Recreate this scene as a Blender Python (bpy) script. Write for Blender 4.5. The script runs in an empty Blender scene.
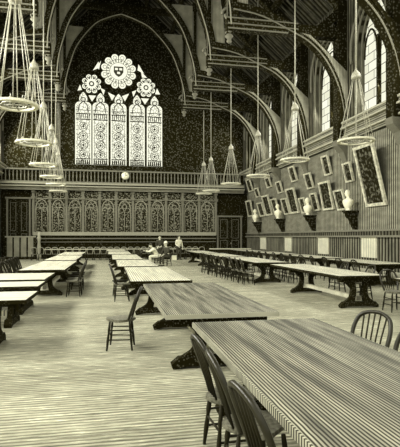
import bpy, bmesh, math, random
from mathutils import Vector, Matrix
random.seed(7)
PI = math.pi
scene = bpy.context.scene
COL = scene.collection

# ------------------------------------------------------------------ camera
FPX = 460.0
YAW = math.atan(90.0 / FPX)
EYE = 1.65
cam_d = bpy.data.cameras.new('camera'); cam = bpy.data.objects.new('camera', cam_d); COL.objects.link(cam)
cam_d.sensor_fit = 'HORIZONTAL'; cam_d.sensor_width = 36.0; cam_d.lens = FPX / 400 * 36.0
cam_d.shift_y = 13.5 / 400
cam_d.clip_start = 0.05; cam_d.clip_end = 300
cam.location = (0, 0, EYE); cam.rotation_euler = (PI / 2, 0, -YAW)
scene.camera = cam

# ------------------------------------------------------------------ light
W = bpy.data.worlds.new('daylight'); scene.world = W; W.use_nodes = True
W.node_tree.nodes['Background'].inputs[0].default_value = (1.0, 0.985, 0.86, 1)
W.node_tree.nodes['Background'].inputs[1].default_value = 1.0
scene.view_settings.view_transform = 'Standard'
scene.view_settings.look = 'None'
scene.view_settings.exposure = 0.16
scene.view_settings.gamma = 1.0
scene.view_settings.use_curve_mapping = False

XR, XL, XC = 11.2, -8.1, 0.8          # right wall, left wall, hall axis
YE = 38.0                             # end wall
BAYS = [-1.4, 3.0, 7.4, 11.8, 16.2, 20.6, 25.0, 29.4, 33.8, 38.0]
def area(name, loc, rot, sx, sy, power):
    d = bpy.data.lights.new(name, 'AREA'); d.shape = 'RECTANGLE'; d.size = sx; d.size_y = sy
    d.energy = power; d.color = (1, 0.985, 0.88)
    o = bpy.data.objects.new(name, d); COL.objects.link(o); o.location = loc; o.rotation_euler = rot
for i in range(len(BAYS) - 1):        # daylight entering by the windows of both side walls
    y = (BAYS[i] + BAYS[i + 1]) / 2
    area('window_daylight_west', (XL + 0.15, y, 9.2), (0, math.radians(-62), 0), 4.0, 2.0, 850 if y < 30 else 480)
    area('window_daylight_east', (XR - 0.05, y, 9.2), (0, math.radians(62), 0), 4.0, 2.0, 260 if y < 34 else 160)

# ------------------------------------------------------------------ materials
INK = (0.014, 0.012, 0.003); CREAM = (0.93, 0.91, 0.70)
def tone(t):
    return tuple(INK[i] + t * (CREAM[i] - INK[i]) for i in range(3)) + (1,)
def base_mat(name, rough=0.85, spec=0.15):
    m = bpy.data.materials.new(name); m.use_nodes = True
    nt = m.node_tree; b = nt.nodes['Principled BSDF']
    b.inputs['Roughness'].default_value = rough
    b.inputs['Specular IOR Level'].default_value = spec
    return m, nt, b
def N(nt, t, **kw):
    n = nt.nodes.new(t)
    for k, v in kw.items(): setattr(n, k, v)
    return n
def ramp(nt, fac, stops, interp='LINEAR'):
    r = N(nt, 'ShaderNodeValToRGB'); r.color_ramp.interpolation = interp
    e = r.color_ramp.elements
    while len(e) < len(stops): e.new(0.5)
    for k, (p, c) in enumerate(stops): e[k].position = p; e[k].color = c
    nt.links.new(fac, r.inputs[0]); return r.outputs[0]
def coords(nt, scale=(1, 1, 1)):
    t = N(nt, 'ShaderNodeTexCoord'); mp = N(nt, 'ShaderNodeMapping'); mp.inputs['Scale'].default_value = scale
    nt.links.new(t.outputs['Object'], mp.inputs[0]); return mp.outputs[0]
def hatch(name, lo, hi, axis='X', pitch=0.03, duty=0.5, distort=0.6, grain=(1, 1, 1), gamt=0.35, rough=0.85, spec=0.15):
    """engraved parallel lines: dark lines of tone lo on a ground of tone hi, broken up by a stretched grain"""
    m, nt, b = base_mat(name, rough, spec)
    w = N(nt, 'ShaderNodeTexWave', wave_type='BANDS', bands_direction=axis)
    w.inputs['Scale'].default_value = 2 * PI / (20 * pitch) ; w.inputs['Distortion'].default_value = distort
    w.inputs['Detail'].default_value = 1.5; w.inputs['Detail Scale'].default_value = 0.6
    nt.links.new(coords(nt), w.inputs[0])
    c1 = ramp(nt, w.outputs['Fac'], [(max(0, duty - 0.22), tone(lo)), (min(1, duty + 0.22), tone(hi))])
    n = N(nt, 'ShaderNodeTexNoise'); n.inputs['Scale'].default_value = 1.0; n.inputs['Detail'].default_value = 3
    nt.links.new(coords(nt, grain), n.inputs['Vector'])
    g = ramp(nt, n.outputs['Fac'], [(0.35, (1 - gamt,) * 3 + (1,)), (0.65, (1 + gamt * 0.5,) * 3 + (1,))])
    mx = N(nt, 'ShaderNodeMix', data_type='RGBA', blend_type='MULTIPLY'); mx.inputs['Factor'].default_value = 1
    nt.links.new(c1, mx.inputs[6]); nt.links.new(g, mx.inputs[7])
    nt.links.new(mx.outputs[2], b.inputs['Base Color'])
    return m
def stipple(name, lo, hi, scale=9, thr=0.6, soft=0.05, rough=0.9, stretch=(1, 1, 1)):
    m, nt, b = base_mat(name, rough, 0.1)
    n = N(nt, 'ShaderNodeTexNoise'); n.inputs['Scale'].default_value = scale; n.inputs['Detail'].default_value = 1.5
    nt.links.new(coords(nt, stretch), n.inputs['Vector'])
    nt.links.new(ramp(nt, n.outputs['Fac'], [(thr - soft, tone(lo)), (thr + soft, tone(hi))]), b.inputs['Base Color'])
    return m
def dots(name, lo, hi, scale=6, rad=0.33, hi_mix=0.0):
    """even stipple of small light dots on a dark ground"""
    m, nt, b = base_mat(name, 0.95, 0.05)
    v = N(nt, 'ShaderNodeTexVoronoi', feature='F1'); v.inputs['Scale'].default_value = scale; v.inputs['Randomness'].default_value = 0.75
    nt.links.new(coords(nt), v.inputs['Vector'])
    nt.links.new(ramp(nt, v.outputs['Distance'], [(rad - 0.08, tone(hi)), (rad + 0.08, tone(lo))]), b.inputs['Base Color'])
    return m
def plain(name, t, rough=0.6, spec=0.2, metal=0.0, vary=0.12, scale=25):
    m, nt, b = base_mat(name, rough, spec); b.inputs['Metallic'].default_value = metal
    n = N(nt, 'ShaderNodeTexNoise'); n.inputs['Scale'].default_value = scale
    nt.links.new(coords(nt), n.inputs['Vector'])
    nt.links.new(ramp(nt, n.outputs['Fac'], [(0.35, tone(max(0, t * (1 - vary)))), (0.65, tone(min(1.08, t * (1 + vary))))]), b.inputs['Base Color'])
    return m
def glow(name, build, strength=1.0):
    m = bpy.data.materials.new(name); m.use_nodes = True; nt = m.node_tree
    for n in list(nt.nodes): nt.nodes.remove(n)
    out = N(nt, 'ShaderNodeOutputMaterial'); e = N(nt, 'ShaderNodeEmission'); e.inputs[1].default_value = strength
    nt.links.new(e.outputs[0], out.inputs[0]); nt.links.new(build(nt), e.inputs[0]); return m
def quarry(nt):        # clear leaded glazing with the sky behind it
    tc = N(nt, 'ShaderNodeTexCoord'); s = N(nt, 'ShaderNodeSeparateXYZ'); c = N(nt, 'ShaderNodeCombineXYZ')
    nt.links.new(tc.outputs['Object'], s.inputs[0]); nt.links.new(s.outputs['Y'], c.inputs['X']); nt.links.new(s.outputs['Z'], c.inputs['Y'])
    b = N(nt, 'ShaderNodeTexBrick'); b.offset = 0.5
    b.inputs['Color1'].default_value = (1.0, 1.0, 0.80, 1); b.inputs['Color2'].default_value = (0.80, 0.79, 0.60, 1)
    b.inputs['Mortar'].default_value = tone(0.22); b.inputs['Scale'].default_value = 1
    b.inputs['Mortar Size'].default_value = 0.022; b.inputs['Brick Width'].default_value = 0.9; b.inputs['Row Height'].default_value = 0.42
    nt.links.new(c.outputs[0], b.inputs[0]); return b.outputs[0]
def stained(scale, thr=0.10):
    def f(nt):
        tc = N(nt, 'ShaderNodeTexCoord')
        v = N(nt, 'ShaderNodeTexVoronoi', feature='DISTANCE_TO_EDGE'); v.inputs['Scale'].default_value = scale
        nt.links.new(tc.outputs['Object'], v.inputs['Vector'])
        return ramp(nt, v.outputs['Distance'], [(thr * 0.35, tone(0.18)), (thr, (1.0, 1.0, 0.80, 1))])
    return f

M = {}
M['floor'] = None
def floor_mat():
    m, nt, b = base_mat('pale_boards', 0.8, 0.1)
    n = N(nt, 'ShaderNodeTexNoise'); n.inputs['Scale'].default_value = 1; n.inputs['Detail'].default_value = 6; n.inputs['Roughness'].default_value = 0.75
    nt.links.new(coords(nt, (2.6, 26, 1)), n.inputs['Vector'])
    c = ramp(nt, n.outputs['Fac'], [(0.34, tone(0.10)), (0.46, tone(0.38)), (0.57, tone(0.52)), (0.64, tone(0.98))])
    w = N(nt, 'ShaderNodeTexWave', wave_type='BANDS', bands_direction='Y'); w.inputs['Scale'].default_value = 2*PI/(20*0.062)
    w.inputs['Distortion'].default_value = 1.6; w.inputs['Detail'].default_value = 2; w.inputs['Detail Scale'].default_value = 0.5
    nt.links.new(coords(nt, (0.3, 1, 1)), w.inputs[0])
    g1 = ramp(nt, w.outputs['Fac'], [(0.25, (0.50, 0.50, 0.46, 1)), (0.6, (1.04, 1.04, 1.02, 1))])
    n2 = N(nt, 'ShaderNodeTexNoise'); n2.inputs['Scale'].default_value = 1; n2.inputs['Detail'].default_value = 3
    nt.links.new(coords(nt, (0.5, 1.5, 1)), n2.inputs['Vector'])
    g = ramp(nt, n2.outputs['Fac'], [(0.36, (0.80, 0.80, 0.78, 1)), (0.62, (1.06, 1.06, 1.05, 1))])
    mx = N(nt, 'ShaderNodeMix', data_type='RGBA', blend_type='MULTIPLY'); mx.inputs['Factor'].default_value = 1
    nt.links.new(c, mx.inputs[6]); nt.links.new(g, mx.inputs[7])
    mx2 = N(nt, 'ShaderNodeMix', data_type='RGBA', blend_type='MULTIPLY'); mx2.inputs['Factor'].default_value = 1
    nt.links.new(mx.outputs[2], mx2.inputs[6]); nt.links.new(g1, mx2.inputs[7]); nt.links.new(mx2.outputs[2], b.inputs['Base Color'])
    return m
M['floor'] = floor_mat()
M['dark'] = dots('dark_plaster', 0.0, 0.11, 8.0, 0.36)
M['timber'] = dots('dark_timber', 0.0, 0.075, 8.0, 0.30)
M['roof'] = hatch('roof_boards', 0.0, 0.07, 'Y', 0.30, 0.6, 2.0, (3, 3, 3), 0.5)
M['plate'] = hatch('grey_spandrel', 0.16, 0.44, 'X', 0.075, 0.45, 0.8, (2, 2, 2), 0.2)
M['wall'] = hatch('hatched_wall', 0.03, 0.36, 'Y', 0.145, 0.46, 0.9, (1.5, 1.5, 4), 0.25)
M['pier'] = hatch('hatched_pier', 0.0, 0.13, 'Y', 0.22, 0.5, 0.8, (4, 4, 2), 0.4)
M['mould'] = hatch('grey_moulding', 0.06, 0.30, 'Z', 0.10, 0.45, 0.3, (2, 2, 2), 0.25)
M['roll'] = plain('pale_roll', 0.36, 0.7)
M['rafter'] = plain('rafter_wood', 0.11, 0.8)
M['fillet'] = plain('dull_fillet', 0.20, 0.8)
M['rollgrey'] = plain('grey_roll', 0.17, 0.7)
M['pale'] = plain('pale_line_moulding', 0.75, 0.6)
M['paledim'] = plain('pale_dull_moulding', 0.45, 0.7)
M['panel'] = stipple('carved_panel', 0.0, 0.28, 9, 0.56, 0.07)
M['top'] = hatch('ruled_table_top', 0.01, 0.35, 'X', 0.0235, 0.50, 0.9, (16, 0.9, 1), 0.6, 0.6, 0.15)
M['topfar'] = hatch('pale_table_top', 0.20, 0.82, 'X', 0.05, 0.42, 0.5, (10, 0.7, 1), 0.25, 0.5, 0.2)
M['edge'] = hatch('ticked_table_edge', 0.02, 0.48, 'Y', 0.030, 0.45, 0.2, (3, 3, 3), 0.15)
M['leg'] = dots('dark_table_wood', 0.0, 0.10, 26, 0.26)
M['stretch'] = hatch('stretcher_wood', 0.15, 0.75, 'Y', 0.06, 0.4, 0.4, (3, 3, 3), 0.2)
M['chair'] = plain('dark_chair_wood', 0.005, 0.6, 0.12, vary=0.5)
M['bow'] = plain('polished_bow', 0.01, 0.35, 0.35, vary=0.7, scale=9)
M['seat'] = plain('chair_seat_wood', 0.16, 0.5, 0.2, vary=0.4, scale=40)
M['metal'] = plain('pale_brass', 0.42, 0.4, 0.5, metal=0.0, vary=0.2)
M['metald'] = plain('dull_brass', 0.30, 0.4, 0.5, vary=0.4)
M['marble'] = plain('white_marble', 1.0, 0.6, vary=0.06)
M['frame'] = plain('gilt_frame', 0.62, 0.6, vary=0.3, scale=8)
M['canvas'] = stipple('dark_painting', 0.0, 0.14, 7, 0.58, 0.08)
M['grille'] = hatch('pale_grille', 0.35, 0.85, 'Y', 0.14, 0.3, 0.1, (3, 3, 3), 0.1)
M['dado'] = hatch('dado_boards', 0.0, 0.24, 'Y', 0.22, 0.5, 0.8, (3, 3, 1), 0.4)
M['skin'] = plain('skin', 0.72, 0.6, vary=0.05)
M['white_cloth'] = plain('white_cloth', 0.9, 0.8, vary=0.1)
M['dark_cloth'] = plain('dark_cloth', 0.05, 0.9, vary=0.4)
M['hair'] = plain('dark_hair', 0.04, 0.8, vary=0.3)
M['clear'] = glow('leaded_clear_glass', quarry, 0.95)
M['stain'] = glow('stained_glass', stained(3.4, 0.10), 1.0)
M['stainfine'] = glow('stained_glass_fine', stained(4.2, 0.08), 1.0)
M['bright'] = glow('clear_border_glass', lambda nt: ramp(nt, N(nt, 'ShaderNodeTexNoise').outputs['Fac'], [(0, (1, 1, 0.8, 1)), (1, (0.9, 0.9, 0.7, 1))]), 1.0)

# ------------------------------------------------------------------ mesh helpers
class MB:
    def __init__(self): self.v = []; self.f = []; self.smooth = []
    def add(self, vs, fs, smooth=False):
        n = len(self.v); self.v += [tuple(p) for p in vs]
        for f in fs: self.f.append(tuple(i + n for i in f)); self.smooth.append(smooth)
        return self
    def box(self, x0, y0, z0, x1, y1, z1):
        vs = [(x0,y0,z0),(x1,y0,z0),(x1,y1,z0),(x0,y1,z0),(x0,y0,z1),(x1,y0,z1),(x1,y1,z1),(x0,y1,z1)]
        return self.add(vs, [(0,3,2,1),(4,5,6,7),(0,1,5,4),(1,2,6,5),(2,3,7,6),(3,0,4,7)])
    def prism(self, poly, a, b, plane='XZ'):
        """closed outline (list of 2-D points) extruded from a to b along the remaining axis"""
        def P(p, t):
            return (p[0], t, p[1]) if plane == 'XZ' else (t, p[0], p[1]) if plane == 'YZ' else (p[0], p[1], t)
        n = len(poly); vs = [P(p, a) for p in poly] + [P(p, b) for p in poly]
        fs = [tuple(range(n)), tuple(range(2 * n - 1, n - 1, -1))] + [(i, i + n, (i + 1) % n + n, (i + 1) % n) for i in range(n)]
        return self.add(vs, fs)
    def tube(self, pts, r, n=8, closed=False, r2=None):
        pts = [Vector(p) for p in pts]; k = len(pts); rings = []
        up = Vector((0, 0, 1)); prev = None
        for i, p in enumerate(pts):
            if closed: t = (pts[(i + 1) % k] - pts[i - 1])
            else: t = pts[min(i + 1, k - 1)] - pts[max(i - 1, 0)]
            t.normalize()
            if prev is None:
                a = t.cross(up)
                if a.length < 1e-3: a = t.cross(Vector((1, 0, 0)))
            else:
                a = prev - t * prev.dot(t)
            a.normalize(); prev = a; b = t.cross(a)
            rr = r if r2 is None else r + (r2 - r) * i / (k - 1)
            if isinstance(r, (list, tuple)): rr = r[i]
            rings.append([p + (a * math.cos(2*PI*j/n) + b * math.sin(2*PI*j/n)) * rr for j in range(n)])
        vs = [q for ring in rings for q in ring]; fs = []
        for i in range(k if closed else k - 1):
            for j in range(n):
                fs.append((i*n+j, i*n+(j+1)%n, ((i+1)%k)*n+(j+1)%n, ((i+1)%k)*n+j))
        if not closed: fs += [tuple(range(n-1, -1, -1)), tuple((k-1)*n+j for j in range(n))]
        return self.add(vs, fs, True)
    def lathe(self, prof, c=(0, 0, 0), n=16, sx=1, sy=1):
        vs = []; fs = []
        for r, z in prof:
            for j in range(n):
                vs.append((c[0] + sx*r*math.cos(2*PI*j/n), c[1] + sy*r*math.sin(2*PI*j/n), c[2] + z))
        for i in range(len(prof) - 1):
            for j in range(n): fs.append((i*n+j, i*n+(j+1)%n, (i+1)*n+(j+1)%n, (i+1)*n+j))
        fs += [tuple(range(n-1, -1, -1)), tuple((len(prof)-1)*n+j for j in range(n))]
        return self.add(vs, fs, True)
    def band(self, curve, w, a, b, plane='XZ'):
        """a ribbon of width w along a 2-D curve (offset to its left), extruded from a to b"""
        out = []
        for i, p in enumerate(curve):
            q0 = curve[max(i-1, 0)]; q1 = curve[min(i+1, len(curve)-1)]
            dx, dy = q1[0]-q0[0], q1[1]-q0[1]; L = math.hypot(dx, dy) or 1
            out.append((p[0] - dy/L*w, p[1] + dx/L*w))
        for i in range(len(curve) - 1):
            self.prism([curve[i], curve[i+1], out[i+1], out[i]], a, b, plane)
        return self
    def build(self, name, mat, parent=None, loc=(0, 0, 0), rz=0, **props):
        me = bpy.data.meshes.new(name); me.from_pydata(self.v, [], self.f)
        me.polygons.foreach_set('use_smooth', self.smooth)
        me.materials.append(M[mat] if isinstance(mat, str) else mat)
        bm = bmesh.new(); bm.from_mesh(me); bmesh.ops.recalc_face_normals(bm, faces=bm.faces); bm.to_mesh(me); bm.free()
        me.update()
        o = bpy.data.objects.new(name, me); COL.objects.link(o); o.location = loc; o.rotation_euler = (0, 0, rz)
        if parent: o.parent = parent
        for k, v in props.items(): o[k] = v
        return o
def spline(pts, n=8):
    out = []
    P = [pts[0]] + list(pts) + [pts[-1]]
    for i in range(1, len(P) - 2):
        for k in range(n):
            t = k / n; a, b, c, d = P[i-1], P[i], P[i+1], P[i+2]
            out.append(tuple(0.5*((2*b[j]) + (-a[j]+c[j])*t + (2*a[j]-5*b[j]+4*c[j]-d[j])*t*t + (-a[j]+3*b[j]-3*c[j]+d[j])*t**3) for j in range(len(b))))
    out.append(tuple(pts[-1])); return out
def thing(name, label, cat, loc=(0, 0, 0), rz=0, group=None):
    o = bpy.data.objects.new(name, None); COL.objects.link(o); o.location = loc; o.rotation_euler = (0, 0, rz)
    o.empty_display_size = 0.1
    o['label'] = label; o['category'] = cat
    if group: o['group'] = group
    return o
def struct(name, loc=(0, 0, 0)):
    o = bpy.data.objects.new(name, None); COL.objects.link(o); o.location = loc; o['kind'] = 'structure'; return o
def tag(o, label, cat, group=None):
    o['label'] = label; o['category'] = cat
    if group: o['group'] = group
    return o
KIDS = {}
def copy_tree(o, parent=None):
    c = o.copy(); COL.objects.link(c)
    if parent: c.parent = parent
    for ch in list(o.children): copy_tree(ch, c)
    return c
SY, CY = math.sin(YAW), math.cos(YAW)
def ray(px): return (px - 200) / FPX
def on_side(px, py, X):      # point of the side wall X = const seen at a pixel
    t = ray(px); Y = X * (CY - t*SY) / (SY + t*CY); d = X*SY + Y*CY
    return Y, EYE + (237 - py) * d / FPX
def on_cross(px, py, Y):     # point of a cross plane Y = const seen at a pixel
    t = ray(px); X = Y * (SY + t*CY) / (CY - t*SY); d = X*SY + Y*CY
    return X, EYE + (237 - py) * d / FPX

# ------------------------------------------------------------------ the setting
MB().box(XL - 0.8, -3, -0.2, XR + 0.8, YE + 1.2, 0).build('floor', 'floor', kind='structure')
ZW, ZRIDGE = 13.0, 22.5
roof = struct('ceiling')
MB().prism([(XR + 0.8, ZW), (XC, ZRIDGE), (XC, ZRIDGE + 0.3), (XR + 0.8, ZW + 0.3)], 1, YE + 1.2).build('roof_slope', 'roof', roof)
MB().prism([(XL - 0.8, ZW), (XC, ZRIDGE), (XC, ZRIDGE + 0.3), (XL - 0.8, ZW + 0.3)], 1, YE + 1.2).build('roof_slope', 'roof', roof)
m = MB()
for k in range(1, 5):
    for s in (-1, 1):
        x = XC + s * (10.4 if s > 0 else XC - XL) * k / 5; z = ZW + (ZRIDGE - ZW) * (1 - k / 5) - 0.15
        m.box(x - 0.13, 1, z - 0.28, x + 0.13, YE, z)
m.build('purlin', 'timber', roof)
m = MB()
y = 12.0
while y < YE:
    for s in (-1, 1):
        a = Vector((XR if s > 0 else XL, y, ZW - 0.02)); b = Vector((XC, y, ZRIDGE - 0.1)); m.tube([a, b], 0.055, 4)
    y += 0.73
m.build('rafter', 'rafter', roof)

ZSILL, ZSPR, ZAPX, HW = 7.0, 10.1, 12.2, 1.28
def arch_side(yc, hw, z0, z1, n=8, sgn=1):   # from springing to apex, on one side
    return [(yc + sgn * hw * math.cos(t * PI / 2) ** 1.15, z0 + (z1 - z0) * math.sin(t * PI / 2) ** 0.85) for t in [i / n for i in range(n + 1)]]
def side_wall(name, xa, xb, lower, upper):
    w = struct(name)
    MB().box(min(xa, xb), 1.0, 0, max(xa, xb), YE, 6.2).build('wall_face', lower, w)
    u = MB(); u.box(min(xa, xb), 1.0, 6.2, max(xa, xb), YE, ZSILL)
    for i in range(1, len(BAYS) - 1):
        y0, y1 = BAYS[i], BAYS[i + 1]; yc = (y0 + y1) / 2
        if y0 < 1: y0 = 1.0
        u.box(min(xa, xb), y0, ZSILL, max(xa, xb), yc - HW, ZSPR); u.box(min(xa, xb), yc + HW, ZSILL, max(xa, xb), y1, ZSPR)
        L = arch_side(yc, HW, ZSPR, ZAPX, 8, -1); Rr = arch_side(yc, HW, ZSPR, ZAPX, 8, 1)
        for A, ye in ((L, y0), (Rr, y1)):
            for p, q in zip(A, A[1:]):
                u.prism([(ye, p[1]), p, q, (ye, q[1])], min(xa, xb), max(xa, xb), 'YZ')
        u.box(min(xa, xb), y0, ZAPX, max(xa, xb), y1, ZW + 0.4)
    u.build('wall_face', upper, w)
    return w
side_wall('wall_right', XR, XR + 0.8, 'wall', 'pier')
side_wall('wall_left', XL - 0.8, XL, 'wall', 'pier')
wn = 0
for i in range(1, len(BAYS) - 1):
    yc = (BAYS[i] + BAYS[i + 1]) / 2
    for side, X, s in (('right', XR, 1), ('left', XL, -1)):
        wn += 1
        w = struct('window_%d' % wn)
        L = arch_side(yc, HW, ZSPR, ZAPX, 8, -1); Rr = arch_side(yc, HW, ZSPR, ZAPX, 8, 1)
        out = [(yc - HW, ZSILL)] + L + Rr[::-1][1:] + [(yc + HW, ZSILL)]
        MB().prism(out, X + s*0.52, X + s*0.56, 'YZ').build('window_pane', 'clear', w)
        f = MB(); f.box(min(X + s*0.36, X + s*0.52), yc - 0.07, ZSILL, max(X + s*0.36, X + s*0.52), yc + 0.07, ZSPR + 0.5)
        for sg in (-1, 1):
            A = [(yc + sg * HW / 2 + sg * (p[0] - yc) / HW * 0.5, p[1]) for p in arch_side(yc, HW, ZSPR - 0.2, ZSPR + 1.0, 6, 1)]
            A2 = [(yc + sg * HW / 2 - sg * (p[0] - yc) / HW * 0.5, p[1]) for p in arch_side(yc, HW, ZSPR - 0.2, ZSPR + 1.0, 6, 1)]
            for B in (A, A2): f.tube([(X + s*0.44, p[0], p[1]) for p in B], 0.045, 6)
        f.tube([(X + s*0.44, yc + 0.33*math.cos(a), ZSPR + 1.12 + 0.33*math.sin(a)) for a in [k*PI/6 for k in range(12)]], 0.04, 6, closed=True)
        f.build('mullion', 'timber', w)
        j = MB()
        for dx, dr, r in ((0.08, 0.0, 0.05), (0.34, 0.0, 0.045)):
            full = [(yc - HW + r/2, ZSILL)] + [(p[0] + r/2, p[1]) for p in L[:-1]] + [(yc, ZAPX - r/2)] + [(p[0] - r/2, p[1]) for p in Rr[::-1][1:]] + [(yc + HW - r/2, ZSILL)]
            j.tube([(X + s*dx, p[0], p[1]) for p in full], r, 6)
        j.build('jamb_roll', 'fillet', w)
        h = MB(); hood = [(yc - HW - 0.2, ZSPR - 0.3)] + [(yc + (p[0]-yc)*1.2, p[1] + 0.08) for p in L] + [(yc + (p[0]-yc)*1.2, p[1] + 0.08) for p in Rr[::-1][1:]] + [(yc + HW + 0.2, ZSPR - 0.3)]
        h.tube([(X - s*0.04, p[0], p[1]) for p in hood], 0.08, 6); h.build('hood_mould', 'rollgrey', w)
        MB().prism([(X + s*0.7, ZSILL + 0.25), (X - s*0.1, ZSILL), (X - s*0.1, ZSILL - 0.12), (X + s*0.7, ZSILL - 0.12)], yc - HW, yc + HW).build('window_sill', 'mould', w)
# stepped cornice below the windows, dado rail and dado of the right wall
t1 = struct('trim_1')
for (z0, z1, d, mt) in ((6.2, 6.38, 0.16, 'mould'), (6.38, 6.46, 0.30, 'paledim'), (6.46, 6.78, 0.20, 'mould'), (6.78, 6.86, 0.38, 'paledim'), (6.86, 7.06, 0.28, 'mould'), (7.06, 7.14, 0.34, 'paledim')):
    MB().box(XR - d, 1, z0, XR, YE, z1).build('cornice_band', mt, t1)
    MB().box(XL, 1, z0, XL + d, YE, z1).build('cornice_band', mt, t1)
t2 = struct('trim_2')
for (z0, z1, d, mt) in ((1.90, 1.98, 0.16, 'fillet'), (1.72, 1.90, 0.10, 'pier'), (1.64, 1.72, 0.20, 'fillet'), (0.0, 1.64, 0.05, 'dado')):
    MB().box(XR - d, 1, z0, XR, YE - 0.3, z1).build('dado_band', mt, t2)
MB().box(XR - 0.12, 1, 0, XR - 0.04, YE - 0.5, 0.25).build('baseboard_right', 'paledim', kind='structure')
# end wall
we = struct('wall_end')
MB().box(XL - 0.8, YE, 0, XR + 0.8, YE + 0.6, ZRIDGE).build('wall_face', 'dark', we)
m = MB()
for px in (43, 48.5, 55.5, 60):
    X, _ = on_cross(px, 100, YE - 0.1); m.tube([(X, YE - 0.12, 7), (X, YE - 0.12, 16.2 if px < 50 else 14.4)], 0.05, 6)
m.build('wall_shaft', 'fillet', we)
m = MB()
for pxa, pxb, ya, yb in ((40, 57, 56, 53), (36, 53, 34, 31), (54, 64, 80, 76)):
    a, z0 = on_cross(pxa, ya, YE - 0.2); b, z1 = on_cross(pxb, yb, YE - 0.2); m.box(a, YE - 0.4, z0, b, YE, z1); m.box(a, YE - 0.3, z0 - 0.5, b - 0.2, YE, z0 - 0.4)
m.build('wall_capital', 'fillet', we)

# ---- the great stained-glass window
gw = struct('window_great')
YG = YE - 0.06
def gx(px): return on_cross(px, 100, YG)[0]
def gz(py, px=118): return on_cross(px, py, YG)[1]
def lancet_outline(xc, hw, z0, zs, zp, inset=0.0):
    hw -= inset; z0 += inset
    pts = [(xc - hw, z0), (xc - hw, zs)]
    # trefoil head: two side lobes and a pointed top lobe
    h = zp - zs
    def lobe(cx, cz, r, a0, a1, n=7): return [(cx + r*math.cos(a0 + (a1-a0)*i/n), cz + r*math.sin(a0 + (a1-a0)*i/n)) for i in range(n + 1)]
    r1 = hw * 0.55
    left = lobe(xc - hw + r1, zs + h*0.18, r1, PI, PI*0.42)
    top = spline([(xc - hw*0.5, zs + h*0.52), (xc - hw*0.46, zs + h*0.72), (xc - hw*0.22, zs + h*0.9), (xc, zp - inset)], 4)
    half = left + top
    pts += half + [(2*xc - p[0], p[1]) for p in half[::-1][1:]] + [(xc + hw, zs), (xc + hw, z0)]
    return pts
ZB, ZS, ZP = gz(165.5), gz(111), gz(94)
for px in (83.3, 100.5, 118.6, 137, 154.5):
    xc = gx(px); hw = 0.63
    lp = MB().prism(lancet_outline(xc, hw, ZB, ZS, ZP), YG - 0.02, YG).build('lancet_light', 'bright', gw)
    d = MB().prism(lancet_outline(xc, hw, ZB, ZS, ZP, 0.09), YG - 0.035, YG - 0.025)
    d.build('lancet_glass', 'stainfine', lp)
    led = MB()
    for z, hgt in ((gz(121), 0.08), (gz(115.5), 0.08), (gz(160), 0.07), (gz(165), 0.07), (gz(112), 0.04)):
        led.box(xc - hw + 0.06, YG - 0.06, z - hgt/2, xc + hw - 0.06, YG - 0.03, z + hgt/2)
    for k in range(7):
        xx = xc - hw + 0.14 + k * (2*hw - 0.28) / 6
        led.box(xx - 0.028, YG - 0.06, gz(120), xx + 0.028, YG - 0.03, gz(116)); led.box(xx - 0.05, YG - 0.06, gz(164.5), xx + 0.05, YG - 0.03, gz(161))
    for k in range(4):
        zc = gz(128 + 9.2 * k)
        for r in (0.34, 0.2):
            led.tube([(xc + r*math.cos(a), YG - 0.05, zc + r*math.sin(a)) for a in [i*PI/8 for i in range(16)]], 0.022, 4, closed=True)
        led.tube([(xc - 0.1, YG - 0.05, zc), (xc + 0.1, YG - 0.05, zc)], 0.04, 4); led.tube([(xc, YG - 0.05, zc - 0.1), (xc, YG - 0.05, zc + 0.1)], 0.04, 4)
    for s in (-1, 1):
        led.box(xc + s*(hw - 0.16) - 0.012, YG - 0.06, gz(160), xc + s*(hw - 0.16) + 0.012, YG - 0.03, gz(121))
        led.tube([(xc + s*0.4, YG - 0.05, gz(114)), (xc + s*0.32, YG - 0.05, gz(107)), (xc, YG - 0.05, gz(103))], 0.035, 5)
    led.tube([(xc + 0.17*math.cos(a), YG - 0.05, gz(101.5) + 0.17*math.sin(a)) for a in [i*PI/6 for i in range(12)]], 0.03, 4, closed=True)
    led.build('lead_line', 'timber', lp)
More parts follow.
